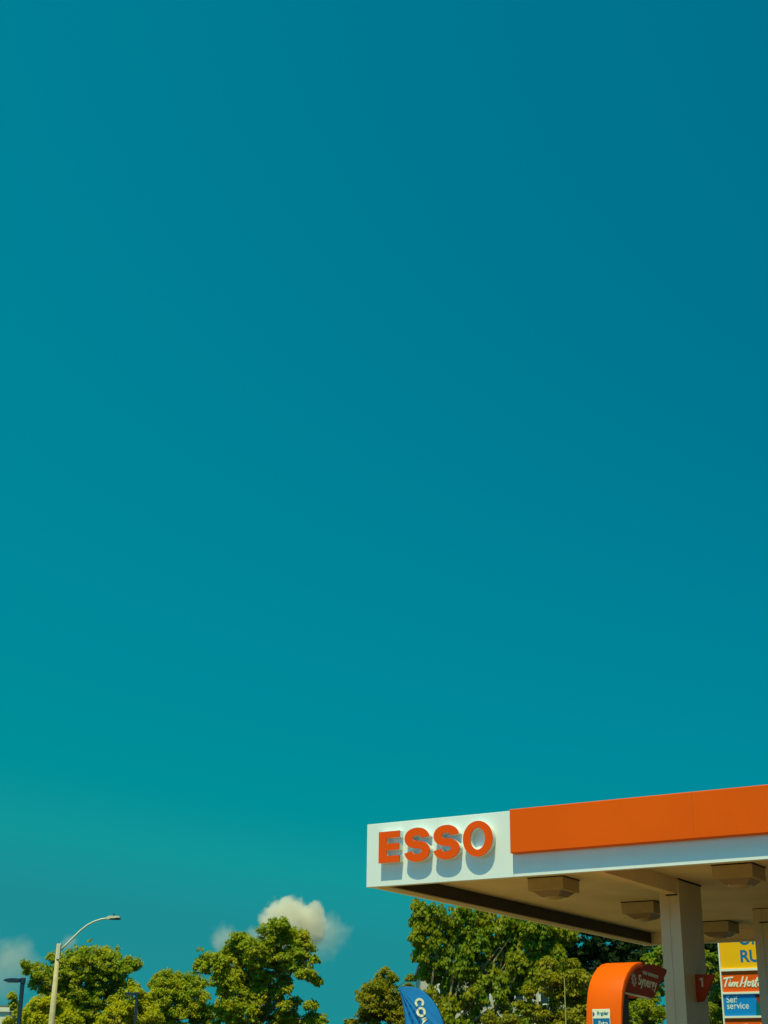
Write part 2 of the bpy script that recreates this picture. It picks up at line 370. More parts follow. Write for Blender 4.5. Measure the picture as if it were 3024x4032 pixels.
# printed marks on the wing (right side)
sw = s1p - .0435
bm = text_bm('Synergy', .215, lambda a, b, c: PP(c, .96 + a * 1.08, 1.50 + b * 1.0 - a * .055), sw, bold=.0045, shear=.25); obj('lettering', bm, M_ivory, wg)
bm = bmesh.new(); fr = lambda a, b, c: PP(c, a, b - (a - .96) * .055)
fbox(bm, fr, 1.17, 1.33, 1.675, 1.725, sw, sw + .003); obj('tagline', bm, M_numeral, wg)
bm = bmesh.new(); fbox(bm, fr, 1.37, 1.78, 1.675, 1.725, sw, sw + .003); obj('tagline', bm, M_numeral, wg)
bm = bmesh.new()
cx, cz = .80, 1.545
nn = 24
for i in range(9):
    a_ = 2 * math.pi * i / 9
    band(bm, fr, [(cx + .062 * math.cos(a_), cz + .062 * math.sin(a_)), (cx + .098 * math.cos(a_ + .35), cz + .098 * math.sin(a_ + .35))], .030, sw, sw + .003)
band(bm, fr, [(cx + .055 * math.cos(2 * math.pi * i / nn), cz + .055 * math.sin(2 * math.pi * i / nn)) for i in range(nn)], .022, sw, sw + .0035, closed=True)
disc(bm, fr, cx, cz, .018, sw, sw + .003)
obj('emblem', bm, M_numeral, wg)
# grade placard on the front of the cowl
pl = lambda a, b, c: PP(a, .12 - c, b)
bm = bmesh.new(); fbox(bm, pl, 3.985, 4.268, .45, 1.105, .001, .010, .003); pc = obj('grade_placard', bm, M_ivory, pump)
bm = bmesh.new(); fbox(bm, pl, 3.994, 4.259, .47, .975, .0105, .0135); obj('blue_field', bm, M_blue, pc)
bm = text_bm('Regular', .072, lambda a, b, c: pl(4.062 + a * .82, 1.022 + b, c), .0115, bold=.003); obj('lettering', bm, M_teal, pc)
bm = text_bm('Extra', .085, lambda a, b, c: pl(4.080 + a * .82, .88 + b, c), .0150, bold=.001); obj('lettering', bm, M_ivory, pc)
bm = bmesh.new(); prism(bm, pl, [(3.99 + .032 * math.sin(R(x)), 1.035 + .032 * math.cos(R(x))) for x in range(0, 181, 15)], .0105, .012); obj('dot', bm, M_blue, pc)
bm = bmesh.new(); fbox(bm, CP, 3.45, 4.90, -.7, 9.6, -CAMZ + .005, -CAMZ + .15, .02)
tag(obj('pump_island', bm, M_fore), 'raised concrete island carrying pump and columns under the canopy', 'pump island')

# ------------------------------------------------------------------ unseen building added right of the canopy to block light from that side
shop_blocker = empty('added_shop_blocker', CP(26, 0, -CAMZ), 'unseen low tan building with dark glazed front, added right of the canopy to block light', 'building')
bm = bmesh.new(); fbox(bm, CP, 20.2, 32, -13, 15, -CAMZ, 3.6); obj('wall', bm, mat('shop_blocker_wall', (.16, .12, .07), .8, var=.15, scale=.7, bump=.2), shop_blocker)
bm = bmesh.new(); fbox(bm, CP, 19.9, 32.3, -13.3, 15.3, 3.602, 4.3, .03); obj('roof', bm, M_roofdark, shop_blocker)
for k in range(8):
    t0 = -12 + k * 3.3
    bm = bmesh.new(); fbox(bm, CP, 20.13, 20.198, t0, t0 + 2.9, -CAMZ + .3, 1.4); wf = obj('window', bm, M_dark, shop_blocker)
    bm = bmesh.new(); fbox(bm, CP, 20.11, 20.128, t0 + .08, t0 + 2.82, -CAMZ + .38, 1.32); obj('pane', bm, M_glass, wf)

# ------------------------------------------------------------------ pylon sign
TS = 26.0
sg = empty('pylon_sign', CP(-2.2, TS, -CAMZ), 'tall pylon sign with yellow, red and blue panels in cream frame behind the canopy', 'sign')
sx = lambda x, y: -3.205 + ((x - 300) - (y - 370) * .0706) / 5.79 / 118.9        # traced marks -> metres on the sign
sz = lambda x, y: 3.576 - ((y + (x - 340) * .041) / 5.79 + 3650 - 3822) / 129.1
G = lambda a, b, c: CP(a, TS - c, b)
xl, xr = -3.205, -1.30
zt = 5.35
bars = [(zt - .07, zt), (3.540, 3.615), (2.842, 2.908), (2.125, 2.188), (1.35, 1.41)]
bm = bmesh.new(); fbox(bm, G, xl, xl + .046, -.2, zt, 0, .16, .004); fbox(bm, G, xr - .046, xr, -.2, zt, 0, .16, .004)
for a, b in bars: fbox(bm, G, xl + .047, xr - .047, a, b, .002, .155, .004)
fbox(bm, G, xl + .02, xr - .02, -.19, zt - .02, -.10, -.001)
obj('frame', bm, M_frame, sg)
bm = bmesh.new(); fbox(bm, G, xl + .3, xl + .5, -CAMZ, -.201, -.05, .1); obj('post', bm, M_frame, sg)
bm = bmesh.new(); fbox(bm, G, xr - .5, xr - .3, -CAMZ, -.201, -.05, .1); obj('post', bm, M_frame, sg)
def panel(z0, z1, m):
    bm = bmesh.new(); fbox(bm, G, xl + .048, xr - .048, z0, z1, .001, .10); return obj('panel', bm, m, sg)
p1 = panel(3.616, zt - .071, M_yel); p2 = panel(2.909, 3.539, M_sred); p3 = panel(2.189, 2.841, M_sblue); p4 = panel(1.411, 2.124, M_sred)
M_sdk = mat('sign_blue_ink', (.003, .13, .26), .45)
rx0 = sx(805, 700)
bm = text_bm('RUN', .52, lambda a, b, c: G(rx0 - .02 + a * .98, sz(830, 797) + b * .98, c), .102, bold=.016); obj('lettering', bm, M_sdk, p1)
bm = text_bm('ON THE', .52, lambda a, b, c: G(rx0 - .03 + a * .98, sz(830, 398) + b * .98, c), .102, bold=.016); obj('lettering', bm, M_sdk, p1)
def strokes(bm, lst, wd, c0, c1):
    for k, pts in enumerate(lst):
        P = [(sx(x, y), sz(x, y)) for x, y in pts]
        if len(P) > 1: band(bm, G, P, wd if not isinstance(wd, dict) else wd.get(k, .05), c0 , c1 + k * .0004)
        for q in (P[0], P[-1]): disc(bm, G, q[0], q[1], wd / 2, c0, c1 + k * .0004 + .0001, 10)
def ell(cx, cy, rx, ry, n=14, sl=.25): return [(cx + rx * math.cos(i * 2 * math.pi / n) - sl * ry * math.sin(i * 2 * math.pi / n), cy + ry * math.sin(i * 2 * math.pi / n)) for i in range(n + 1)]
bm = bmesh.new()
strokes(bm, [[(430, 1180), (530, 1160), (630, 1150)], [(510, 1165), (480, 1270), (455, 1358)], [(572, 1212), (574, 1216)],
             [(575, 1262), (545, 1330), (560, 1348)], [(640, 1262), (605, 1345)], [(695, 1265), (660, 1345)], [(745, 1262), (715, 1340), (740, 1355)],
             [(862, 1138), (835, 1245), (802, 1348)], [(955, 1148), (925, 1250), (895, 1355)],
             ell(998, 1292, 33, 42), [(1085, 1222), (1105, 1240), (1075, 1300), (1068, 1340), (1090, 1348)],
             [(1185, 1155), (1150, 1260), (1130, 1335), (1150, 1350)], [(1140, 1212), (1215, 1200)], ell(1235, 1290, 32, 42),
             [(1300, 1250), (1280, 1340)], [(1345, 1250), (1330, 1340)], [(1420, 1240), (1380, 1270), (1410, 1310), (1370, 1345)]], .050, .101, .112)
strokes(bm, [[(575, 1340), (620, 1275), (640, 1262)], [(610, 1340), (655, 1275), (695, 1262)], [(665, 1340), (705, 1275), (745, 1262)], [(820, 1240), (870, 1290), (920, 1240), (985, 1240)],
             [(1030, 1270), (1080, 1225)], [(1085, 1345), (1135, 1280)], [(1260, 1330), (1300, 1250)], [(1290, 1320), (1340, 1250)]], .026, .101, .1115)
obj('lettering', bm, M_ivory, p2)
bm = text_bm('Self', .275, lambda a, b, c: G(sx(485, 1730) + a * .93, sz(485, 1722) + b, c), .102, bold=.002); obj('lettering', bm, M_frame, p3)
bm = text_bm('service', .275, lambda a, b, c: G(sx(498, 1868) + a * .93, sz(498, 1862) + b, c), .102, bold=.002); obj('lettering', bm, M_frame, p3)
bm = bmesh.new(); prism(bm, G, [(sx(x, y), sz(x, y)) for x, y in ((1110, 1530), (1420, 1530), (1420, 1950), (1300, 1900), (1260, 1780), (1190, 1690))], .101, .104); obj('dark_corner', bm, M_red, p3)
M_tg = mat('panel_teal', (.004, .11, .10), .4)
bm = bmesh.new(); prism(bm, G, [(sx(x, y), sz(x, y)) for x, y in ((1150, 1640), (1190, 1692), (1258, 1782), (1298, 1902), (1298, 2040), (1150, 2040))], .101, .103); obj('teal_corner', bm, M_tg, p3)
bm = bmesh.new()
for i in range(7): band(bm, G, [(sx(915, 2250), sz(915, 2250)), (sx(915 + 95 * math.cos(R(i * 30 + 180)), 2250 + 75 * math.sin(R(i * 30 + 180))), sz(915, 2250 + 75 * math.sin(R(i * 30 + 180))))], .05, .101, .103 + i * .0005)
obj('emblem', bm, mat('emblem_pink', (.75, .25, .2), .5), p4)
bm = bmesh.new(); fbox(bm, G, sx(1240, 2180), sx(1480, 2180), sz(1300, 2480), sz(1300, 2165), .101, .106); obj('card', bm, M_yel, p4)

# ------------------------------------------------------------------ feather flag
DF = 24.0
ff = empty('feather_flag', at(1700, 4032, DF) * 1.0, 'blue feather flag with cream vertical lettering beside the canopy', 'flag')
ff.location = (at(1640, 4032, DF).x, DF, 0)
Lp = [(1571, 3889), (1578, 3922), (1586, 3955), (1592, 3995), (1597, 4040), (1602, 4100), (1608, 4200), (1616, 4350), (1628, 4500)]
Rp = [(1573, 3888), (1605, 3884.5), (1640, 3889), (1672, 3907), (1703, 3938), (1728, 3978), (1745, 4024), (1758, 4085), (1768, 4160), (1775, 4300), (1778, 4500)]
def spl(P, u):
    d = [0]
    for a, b in zip(P, P[1:]): d.append(d[-1] + math.hypot(b[0] - a[0], b[1] - a[1]))
    x = u * d[-1]
    for i in range(len(P) - 1):
        if x <= d[i + 1] or i == len(P) - 2:
            k = (x - d[i]) / (d[i + 1] - d[i]); return (P[i][0] + (P[i + 1][0] - P[i][0]) * k, P[i][1] + (P[i + 1][1] - P[i][1]) * k)
def flag_pt(px, py, off=0.0):      # cloth surface incl. wrinkles fanning from the tip
    dx, dy = px - 1571, py - 3888; r = math.hypot(dx, dy); a = math.atan2(dx, dy)
    wr = .030 * min(1, r / 60) * (math.sin(a * 38 + r * .004) + .6 * math.sin(a * 71 + 1.3)) * math.exp(-((a - .38) / .30) ** 2)
    p = at(px, py, DF); p.y += wr - off; return p
bm = bmesh.new(); NU, NV = 90, 26
gv = []
for i in range(NU + 1):
    u = (i / NU) ** 1.15; a, b = spl(Lp, u), spl(Rp, u)
    gv.append([bm.verts.new(flag_pt(a[0] + (b[0] - a[0]) * j / NV, a[1] + (b[1] - a[1]) * j / NV)) for j in range(NV + 1)])
for i in range(NU):
    for j in range(NV): bm.faces.new((gv[i][j], gv[i + 1][j], gv[i + 1][j + 1], gv[i][j + 1]))
cl = obj('cloth', bm, M_flag, ff, True); md = cl.modifiers.new('s', 'SOLIDIFY'); md.thickness = .003; md.offset = 1
bm = bmesh.new(); tube(bm, [at(x, y, DF) + Vector((.004, .012, 0)) for x, y in Rp], .009, 8)
tube(bm, [at(1778, 4500, DF) + Vector((.004, .012, 0)), Vector((at(1778, 4500, DF).x, DF + .01, 0))], .014, 8); obj('pole', bm, M_dark, ff, True)
FP = lambda a, b, c: flag_pt(a, b, c)
bm = bmesh.new(); K = 240 / 1659.
def zf(x, y): return (1540 + x * K, 3820 + y * K)
ring = lambda cx, cy, rx, ry, a0, a1, n: [zf(cx + rx * math.cos(R(a0 + (a1 - a0) * i / n)), cy + ry * math.sin(R(a0 + (a1 - a0) * i / n))) for i in range(n + 1)]
band(bm, FP, ring(770, 890, 96, 100, 125, 410, 22), 9.0, .006, .010)
band(bm, FP, ring(815, 1140, 97, 105, 0, 345, 24), 9.0, .006, .010, closed=True)
band(bm, FP, [zf(745, 1362), zf(860, 1335), zf(968, 1310)], 9.0, .006, .010)
band(bm, FP, [zf(955, 1325), zf(890, 1395), zf(825, 1460), zf(880, 1490), zf(985, 1520)], 8.0, .0065, .0112)
band(bm, FP, [zf(985, 1520), zf(880, 1545), zf(770, 1570)], 8.5, .0068, .0116)
obj('lettering', bm, M_ivory, cl)

# ------------------------------------------------------------------ lamps
DL = 46.0
lp = empty('street_lamp', (at(170, 4200, DL).x, DL, 0), 'tall tan concrete street lamp with long curved pale arm', 'street lamp')
top = at(231, 3716, DL); px_m = DL / FPX
bot = Vector((at(186, 4180, DL).x - .10, DL, 0)); bot = top + (at(193, 4032, DL) - top) * ((top.z) / (top.z - at(193, 4032, DL).z)); bot.y = DL
bot = Vector((top.x - .0, DL, 0))
bm = bmesh.new(); tube(bm, [bot, top], [.150, .055], 16)
obj('pole', bm, M_conc, lp, True)
bm = bmesh.new(); fbox(bm, W, top.x - .02, top.x + .075, DL - .085, DL - .06, top.z - .45, top.z - .02); fbox(bm, W, top.x + .05, top.x + .08, DL - .05, DL + .05, top.z - .36, top.z + .02)
obj('bracket', bm, M_alu, lp)
arm = [(236, 3743), (262, 3718), (290, 3690), (318, 3663), (345, 3642), (372, 3628), (400, 3619), (428, 3615)]
bm = bmesh.new(); tube(bm, [at(x, y, DL) for x, y in arm], [.031, .030, .029, .028, .027, .026, .025, .025], 12); obj('arm', bm, M_alu, lp, True)
bm = bmesh.new(); q = at(450, 3614, DL)
hk = .80
hd = [(-.24, -.06), (-.24, .03), (-.15, .065), (.05, .062), (.18, .05), (.225, .03), (.225, 0), (.05, -.02), (-.14, -.035), (-.17, -.07)]
prism(bm, lambda a, b, c: q + Vector((a * .85, c, b * .8)), hd, -.13, .13); h_ = obj('lamp_head', bm, M_alu, lp)
bm = bmesh.new(); fbox(bm, lambda a, b, c: q + Vector((a * .85, c, b * .8)), -.13, .22, -.062, -.040, -.11, .11); obj('lamp_lens', bm, M_dark, h_)
bm = bmesh.new(); pz = q + Vector((-.02, 0, .062)); tube(bm, [pz, pz + ez * .045, pz + ez * .075], [.026, .024, .012], 10); obj('photocell', bm, M_dark, h_)

def lot_lamp(px_top, py_top, D, label, k):
    t_ = at(px_top, py_top, D)
    e = empty('parking_lamp', (t_.x, D, 0), label, 'parking lamp', 'dark parking lamps')
    bm = bmesh.new(); fbox(bm, W, t_.x - .056 * k, t_.x + .056 * k, D - .056 * k, D + .056 * k, 0, t_.z, .008); obj('pole', bm, M_dark, e)
    bm = bmesh.new(); fbox(bm, W, t_.x - .066 * k, t_.x + .075 * k, D - .07 * k, D + .07 * k, t_.z - .16 * k, t_.z + .005, .008); obj('mount', bm, M_dark, e)
    g = lambda a, b, c: Vector((t_.x - (.067 + a * .80) * k, D + c * k, t_.z + (-.075 + b * .70) * k))
    pts = [(0, -.065), (0, .075), (.18, .085), (.36, .085), (.55, .055), (.62, .0), (.62, -.035), (.42, -.075), (.2, -.075)]
    bm = bmesh.new(); prism(bm, g, pts, -.15, .15); h = obj('lamp_head', bm, M_dark, e)
    bm = bmesh.new(); fbox(bm, g, .14, .52, -.088, -.078, -.11, .11); obj('lamp_lens', bm, M_alu, h)
lot_lamp(91, 3851, 47.0, 'dark parking lamp at the far left edge with its flat head clear against the sky', 1.0)
lot_lamp(540, 3907, 53.2, 'dark parking lamp whose head is half hidden in leaves right of the tan street lamp', .75)
bm = bmesh.new(); b_ = at(2222, 3850, 40.0); tube(bm, [Vector((b_.x, 40, 0)), b_], [.020, .012], 8)
tag(obj('metal_rod', bm, M_rod), 'thin upright yellow-green rod in front of the trees left of the orange pump', 'pole')

# ------------------------------------------------------------------ buildings
def building(name, x0, x1, y0, y1, h, m, label, wins, roofm=M_roofdark):
    e = empty(name, ((x0 + x1) / 2, (y0 + y1) / 2, 0), label, 'building')
    bm = bmesh.new(); fbox(bm, W, x0, x1, y0, y1, 0, h); obj('wall', bm, m, e)
    bm = bmesh.new(); fbox(bm, W, x0 - .15, x1 + .15, y0 - .15, y1 + .15, h + .002, h + .30, .02); obj('roof', bm, roofm, e)
    for (a, z, ww, hh) in wins:
        bm = bmesh.new()
        for q in ((a - .08, a, z, z + hh), (a + ww, a + ww + .08, z, z + hh), (a - .08, a + ww + .08, z + hh + .001, z + hh + .08), (a - .12, a + ww + .12, z - .10, z - .001), (a + ww / 2 - .03, a + ww / 2 + .03, z, z + hh)):
            fbox(bm, W, q[0], q[1], y0 - .06, y0 - .002, q[2], q[3])
        wf = obj('window', bm, M_frame, e)
        bm = bmesh.new(); fbox(bm, W, a + .001, a + ww - .001, y0 - .02, y0 - .003, z + .001, z + hh - .001); obj('pane', bm, M_glass, wf)
    return e
DB = 95.0
xa = at(1656, 3800, DB).x; hb = at(1700, 3795, DB).z
wins = [(xa + 1.2 + i * 2.1, z, 1.0, 1.35) for i in range(6) for z in (hb - 2.3, hb - 5.2, hb - 8.1) if z > .5]
building('apartment_building', xa, xa + 14.5, DB, DB + 12, hb - .3, M_stucco, 'cream apartment building glimpsed through the large tree behind the canopy', wins)
DW = 110.0; xw = at(50, 3990, DW).x; hw = at(30, 3982, DW).z
bw_ = building('white_building', xw - 14, xw, DW, DW + 12, hw - .05, M_stucco2, 'low white flat-roofed building at the bottom left corner behind the dark lamp', [(xw - 1.4 - i * 2.4, hw - 2.1, 1.3, 1.1) for i in range(4)], M_stucco2)
bm = bmesh.new(); fbox(bm, W, xw - 4.2, xw - .45, DW + 2, DW + 4, hw + .255, hw + .5); obj('roof_unit', bm, M_roofdark, bw_)

# ------------------------------------------------------------------ trees
rng = np.random.default_rng(11)
def crown_mesh(lobes, D, dens, leaf, clump, droop=.35, depth=1.0):
    """lobes: (px,py,r px[,squash]) seen at distance D; returns leaf cards as numpy verts"""
    k = D / FPX; cl = []; sz = []
    for lb in lobes:
        px, py, r = lb[:3]; sq = lb[3] if len(lb) > 3 else 1.0; rm = r * k * 1.03 + .02
        c = np.array(at(px, py, D + rng.uniform(-.5, .5) * depth))
        n = max(5, int(dens * (rm / clump) ** 2 * sq))
        d = rng.normal(size=(n, 3)); d /= np.linalg.norm(d, axis=1)[:, None]
        rr = (rng.uniform(.08, 1.05, n) ** .42) * max(rm - clump * .55, .05)
        cl.append(c + d * rr[:, None] * np.array([1, 1.0 * depth, sq])); sz.append(rng.uniform(.6, 1.2, n))
        ns = max(2, n // 5); d = rng.normal(size=(ns, 3)); d /= np.linalg.norm(d, axis=1)[:, None]     # stray twigs beyond the lobe
        cl.append(c + d * (rm * rng.uniform(.85, 1.16, ns))[:, None] * np.array([1, depth, sq])); sz.append(rng.uniform(.35, .7, ns))
    cl = np.vstack(cl); N = len(cl)
    nl = int(50 * (clump / .3) ** 2 * (.20 / leaf) ** 2 * 1.0)
    size = np.concatenate(sz); cnt = np.maximum(8, (nl * size ** 2).astype(int))
    cc = np.repeat(cl, cnt, 0); cs = np.repeat(size, cnt)
    T = len(cc)
    d = rng.normal(size=(T, 3)); d /= np.linalg.norm(d, axis=1)[:, None]
    rad = rng.uniform(.15, 1, T) ** .5 * clump * cs
    off = d * rad[:, None] * np.array([1.05, 1.05, .62]); off[:, 2] -= droop * clump * (np.abs(d[:, 0]) ** 2 + np.abs(d[:, 1]) ** 2) * .8
    p = cc + off
    # leaf axes: axis hangs outward and down, normal biased to up/outward
    ax = d * .8 + np.array([0, 0, -droop * 2.2]) + rng.normal(size=(T, 3)) * .45
    ax /= np.linalg.norm(ax, axis=1)[:, None]
    nr = d * .7 + np.array([0, 0, .95]) + rng.normal(size=(T, 3)) * .38
    sd_ = np.cross(ax, nr); sd_ /= np.linalg.norm(sd_, axis=1)[:, None] + 1e-6
    nr = np.cross(sd_, ax)
    ln = leaf * rng.uniform(.6, 1.35, T)[:, None]; wd = ln * rng.uniform(.22, .38, T)[:, None]
    v0 = p - ax * ln * .5; v1 = p - sd_ * wd + nr * ln * .08; v2 = p + ax * ln * .5 - nr * ln * .10; v3 = p + sd_ * wd + nr * ln * .08
    V = np.stack([v0, v1, v2, v3], 1).reshape(-1, 3)
    return V, cl
def leaves_obj(V, mat_, parent, name='crown'):
    V = V - np.array(parent.location)
    n = len(V) // 4; me = bpy.data.meshes.new(name)
    me.vertices.add(len(V)); me.vertices.foreach_set('co', V.astype(np.float32).ravel())
    me.loops.add(n * 4); me.loops.foreach_set('vertex_index', np.arange(n * 4, dtype=np.int32))
    me.polygons.add(n); me.polygons.foreach_set('loop_start', np.arange(0, n * 4, 4, dtype=np.int32)); me.polygons.foreach_set('loop_total', np.full(n, 4, np.int32))
    me.update(calc_edges=True)
    return link(name, me, parent, mat_)
def tree(name, base_px, D, lobes, lm, label, dens=5.0, leaf=.115, clump=.22, bark=None, trunk_r=.16, fork=.45, group='trees beyond the forecourt', extra=None, droop=.35, depth=1.0):
    base = Vector((at(base_px, 4032, D).x, D, 0))
    e = empty(name, base, label, 'tree', group)
    V, cl = crown_mesh(lobes, D, dens, leaf, clump, droop, depth)
    leaves_obj(V, lm, e)
    bm = bmesh.new()
    topz = max(at(l[0], l[1], D).z for l in lobes); fk = base + Vector((random.uniform(-.15, .15), 0, topz * fork))
    tube(bm, [base, base + (fk - base) * .5 + Vector((.06, .04, 0)), fk], [trunk_r * 1.25, trunk_r, trunk_r * .85], 10)
    big = [at(l[0], l[1], D) for l in lobes if l[2] * D / FPX >= .36] or [at(lobes[0][0], lobes[0][1], D)]
    kb = 0
    for l in lobes:
        c = at(l[0], l[1], D); r = l[2] * D / FPX
        near = min((b for b in big if (b - c).length > .05), key=lambda b: (b - c).length, default=fk)
        if r < .36 or (len(big) > 6 and kb % 3):
            kb += r >= .36
            tube(bm, [near, near.lerp(c, .5) + Vector((0, .05, -.08)), c], [trunk_r * .16, trunk_r * .12, .010], 5); continue
        kb += 1
        mid = fk.lerp(c, .5) + Vector((random.uniform(-.35, .35), random.uniform(-.3, .3), -.10 * (c - fk).length))
        tube(bm, [fk, fk.lerp(mid, .5) + Vector((.06, 0, .12)), mid, mid.lerp(c, .5) + Vector((.05, 0, .10)), c], [trunk_r * .6, trunk_r * .42, trunk_r * .3, trunk_r * .2, trunk_r * .08], 7)
        for _ in range(3):
            q = c + Vector((random.gauss(0, 1), random.gauss(0, 1), random.gauss(0, .8))).normalized() * r * random.uniform(.6, .95)
            s_ = mid.lerp(c, random.uniform(.2, 1)); tube(bm, [s_, s_.lerp(q, .5) + Vector((0, 0, .06)), q], [trunk_r * .13, trunk_r * .09, .006], 5, cap=False)
    if extra: extra(bm)
    obj('trunk', bm, bark or M_bark, e, True)
    return e

tree('broadleaf_tree', 340, 62, [(350, 3800, 78), (290, 3800, 70), (420, 3800, 72), (240, 3812, 50), (335, 3755, 34), (400, 3755, 40), (470, 3815, 45), (520, 3800, 28), (540, 3790, 16), (130, 3812, 38), (150, 3850, 42),
     (102, 3795, 14), (200, 3862, 60), (330, 3880, 70), (430, 3875, 60), (510, 3880, 30), (250, 3930, 75), (380, 3960, 80), (470, 3930, 45), (320, 4010, 90), (220, 4000, 70), (205, 3762, 18), (500, 3778, 14)],
     L_mid, 'wide domed green tree right behind the tan street lamp', dens=3.6)
tree('broadleaf_tree', 30, 58, [(50, 3922, 16), (58, 3950, 17), (66, 3985, 20), (70, 4025, 26), (30, 4022, 22), (90, 4010, 20)], L_mid, 'slim green sapling between the white building and the dark lamp at far left', dens=4.5, trunk_r=.06, clump=.2)
tree('yellow_green_tree', 190, 52, [(160, 3960, 48), (205, 3945, 36), (120, 4000, 38), (230, 3990, 50), (175, 4025, 60), (265, 4030, 50)], L_yel, 'low yellow-green tree in front of the domed tree, left of the tan street lamp foot', dens=6, trunk_r=.08)
tree('yellow_green_tree', 480, 54, [(540, 3900, 22, .5), (515, 3898, 15, .4), (545, 3935, 34), (500, 3975, 40), (455, 3990, 44), (520, 4010, 50), (420, 4030, 50), (580, 3960, 34), (600, 4000, 44)], L_yel,
     'yellow-green tree around the half hidden dark parking lamp', dens=6, trunk_r=.08)
tree('broadleaf_tree', 690, 60, [(660, 3830, 16), (622, 3845, 15), (605, 3870, 16), (700, 3850, 26), (745, 3850, 26), (650, 3880, 42), (720, 3895, 50), (785, 3868, 36), (620, 3920, 45), (690, 3950, 65), (770, 3940, 60), (640, 4000, 65), (740, 4010, 70), (800, 4005, 50)],
     L_mid, 'green tree with spiky upright tips left of the tallest tree', dens=4.2)
tree('broadleaf_tree', 985, 56, [(842, 3795, 58), (800, 3768, 28), (788, 3800, 22), (905, 3770, 62), (937, 3700, 36), (945, 3735, 52), (1010, 3740, 70), (1060, 3685, 52), (1085, 3640, 28), (1118, 3640, 30), (1145, 3690, 52), (1195, 3700, 38), (1200, 3740, 42), (1175, 3780, 55),
     (1110, 3780, 62), (1040, 3810, 66), (960, 3830, 66), (890, 3850, 60), (1236, 3775, 18), (1222, 3835, 26), (1248, 3860, 15), (1190, 3832, 26), (1120, 3860, 34), (1000, 3900, 62), (920, 3930, 70), (1080, 3920, 42), (1130, 3895, 18),
     (1165, 3945, 32, .55), (1128, 3955, 20), (1215, 3955, 20, .6), (1235, 3952, 10), (970, 3980, 80), (1070, 3990, 65), (880, 3985, 62), (1150, 4005, 40), (1215, 4005, 38), (1260, 4025, 36)],
     L_mid, 'tallest green tree left of the flag, standing before the round cloud', dens=4.0)
tree('olive_tree', 1500, 66, [(1500, 3845, 24), (1515, 3820, 14), (1545, 3850, 26), (1480, 3885, 36), (1530, 3900, 44), (1430, 3915, 24), (1450, 3880, 20), (1465, 3955, 52), (1540, 3960, 52), (1590, 3925, 24), (1612, 3850, 10), (1610, 3885, 16), (1620, 3930, 30), (1440, 3990, 36), (1500, 4020, 60), (1580, 4010, 50), (1395, 4020, 18), (1370, 4030, 14)],
     L_olive, 'small olive-brown tree just left of the blue flag', dens=5.0)
def pale_limbs(bm): pass
tree('broadleaf_tree', 1722, 50, [(1700, 3572, 30), (1655, 3565, 15), (1680, 3605, 22), (1740, 3600, 44), (1690, 3640, 26), (1665, 3615, 12), (1820, 3610, 60), (1780, 3655, 52), (1715, 3675, 30), (1672, 3700, 22), (1652, 3690, 12), (1730, 3715, 36), (1680, 3735, 16), (1665, 3760, 12), (1800, 3720, 52), (1880, 3690, 62), (1960, 3650, 60), (1960, 3730, 60),
     (1740, 3790, 48), (1830, 3800, 50), (1690, 3835, 36), (1760, 3865, 40), (1900, 3790, 50), (2040, 3680, 60), (2040, 3770, 55), (2110, 3720, 55), (2120, 3790, 50), (1780, 3950, 44), (1820, 3930, 34), (1760, 4010, 50), (1850, 4010, 46), (1690, 3990, 30), (1940, 4020, 44), (2050, 4010, 46), (2180, 3680, 48), (2190, 3760, 50), (1980, 3850, 36), (1860, 3650, 55), (1920, 3600, 60), (1840, 3740, 50), (1990, 3700, 55), (1900, 3850, 34), (2060, 3830, 36), (1640, 3555, 10), (1648, 3620, 9), (1645, 3645, 9), (1642, 3680, 10), (1655, 3735, 10), (1720, 3800, 30), (1680, 3790, 20), (1720, 3640, 30), (1760, 3730, 36), (1880, 3960, 26), (1700, 3900, 24), (1990, 3960, 24), (2090, 3960, 30), (2010, 3620, 50), (2090, 3620, 50), (2150, 3640, 46), (2230, 3680, 50), (2080, 3660, 45), (2000, 3780, 46), (1940, 3820, 34), (1800, 3850, 34), (1880, 3890, 32), (1965, 3915, 30), (1790, 3905, 30), (1735, 3925, 26), (2020, 3870, 38), (1860, 3840, 30), (2090, 3880, 36), (1700, 3830, 26), (1635, 3558, 12), (1650, 3590, 13), (1640, 3625, 10), (1632, 3680, 10), (1645, 3700, 13), (1640, 3760, 9), (1668, 3660, 16), (1665, 3830, 20), (1905, 3925, 24), (1850, 3905, 22), (1935, 3880, 26), (1770, 3835, 26)],
     L_shade, 'big green tree with drooping fronds behind the flag and the canopy corner', dens=3.8, droop=.75, leaf=.14, bark=M_barkl, trunk_r=.15, fork=.36)
tree('olive_tree', 2180, 47, [(2200, 3860, 50), (2270, 3860, 52), (2140, 3850, 32), (2180, 3930, 50), (2120, 3985, 44), (2250, 3940, 52), (2320, 3920, 44), (2190, 4010, 55), (2290, 4010, 60), (2000, 4010, 34), (2060, 3960, 24), (2240, 3800, 40), (2160, 3790, 30), (2080, 3900, 20), (2230, 3880, 40), (1930, 4010, 30)],
     L_olive, 'olive-green tree behind the thin rod between flag and pump', dens=3.6)
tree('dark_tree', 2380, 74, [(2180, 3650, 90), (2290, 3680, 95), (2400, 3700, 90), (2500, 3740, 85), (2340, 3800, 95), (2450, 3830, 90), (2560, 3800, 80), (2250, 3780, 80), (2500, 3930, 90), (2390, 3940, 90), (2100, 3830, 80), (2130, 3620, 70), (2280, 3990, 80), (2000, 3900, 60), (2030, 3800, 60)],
     L_dark, 'deep green shaded tree filling the gap between canopy edge and orange pump', dens=4.0, leaf=.14, clump=.30)
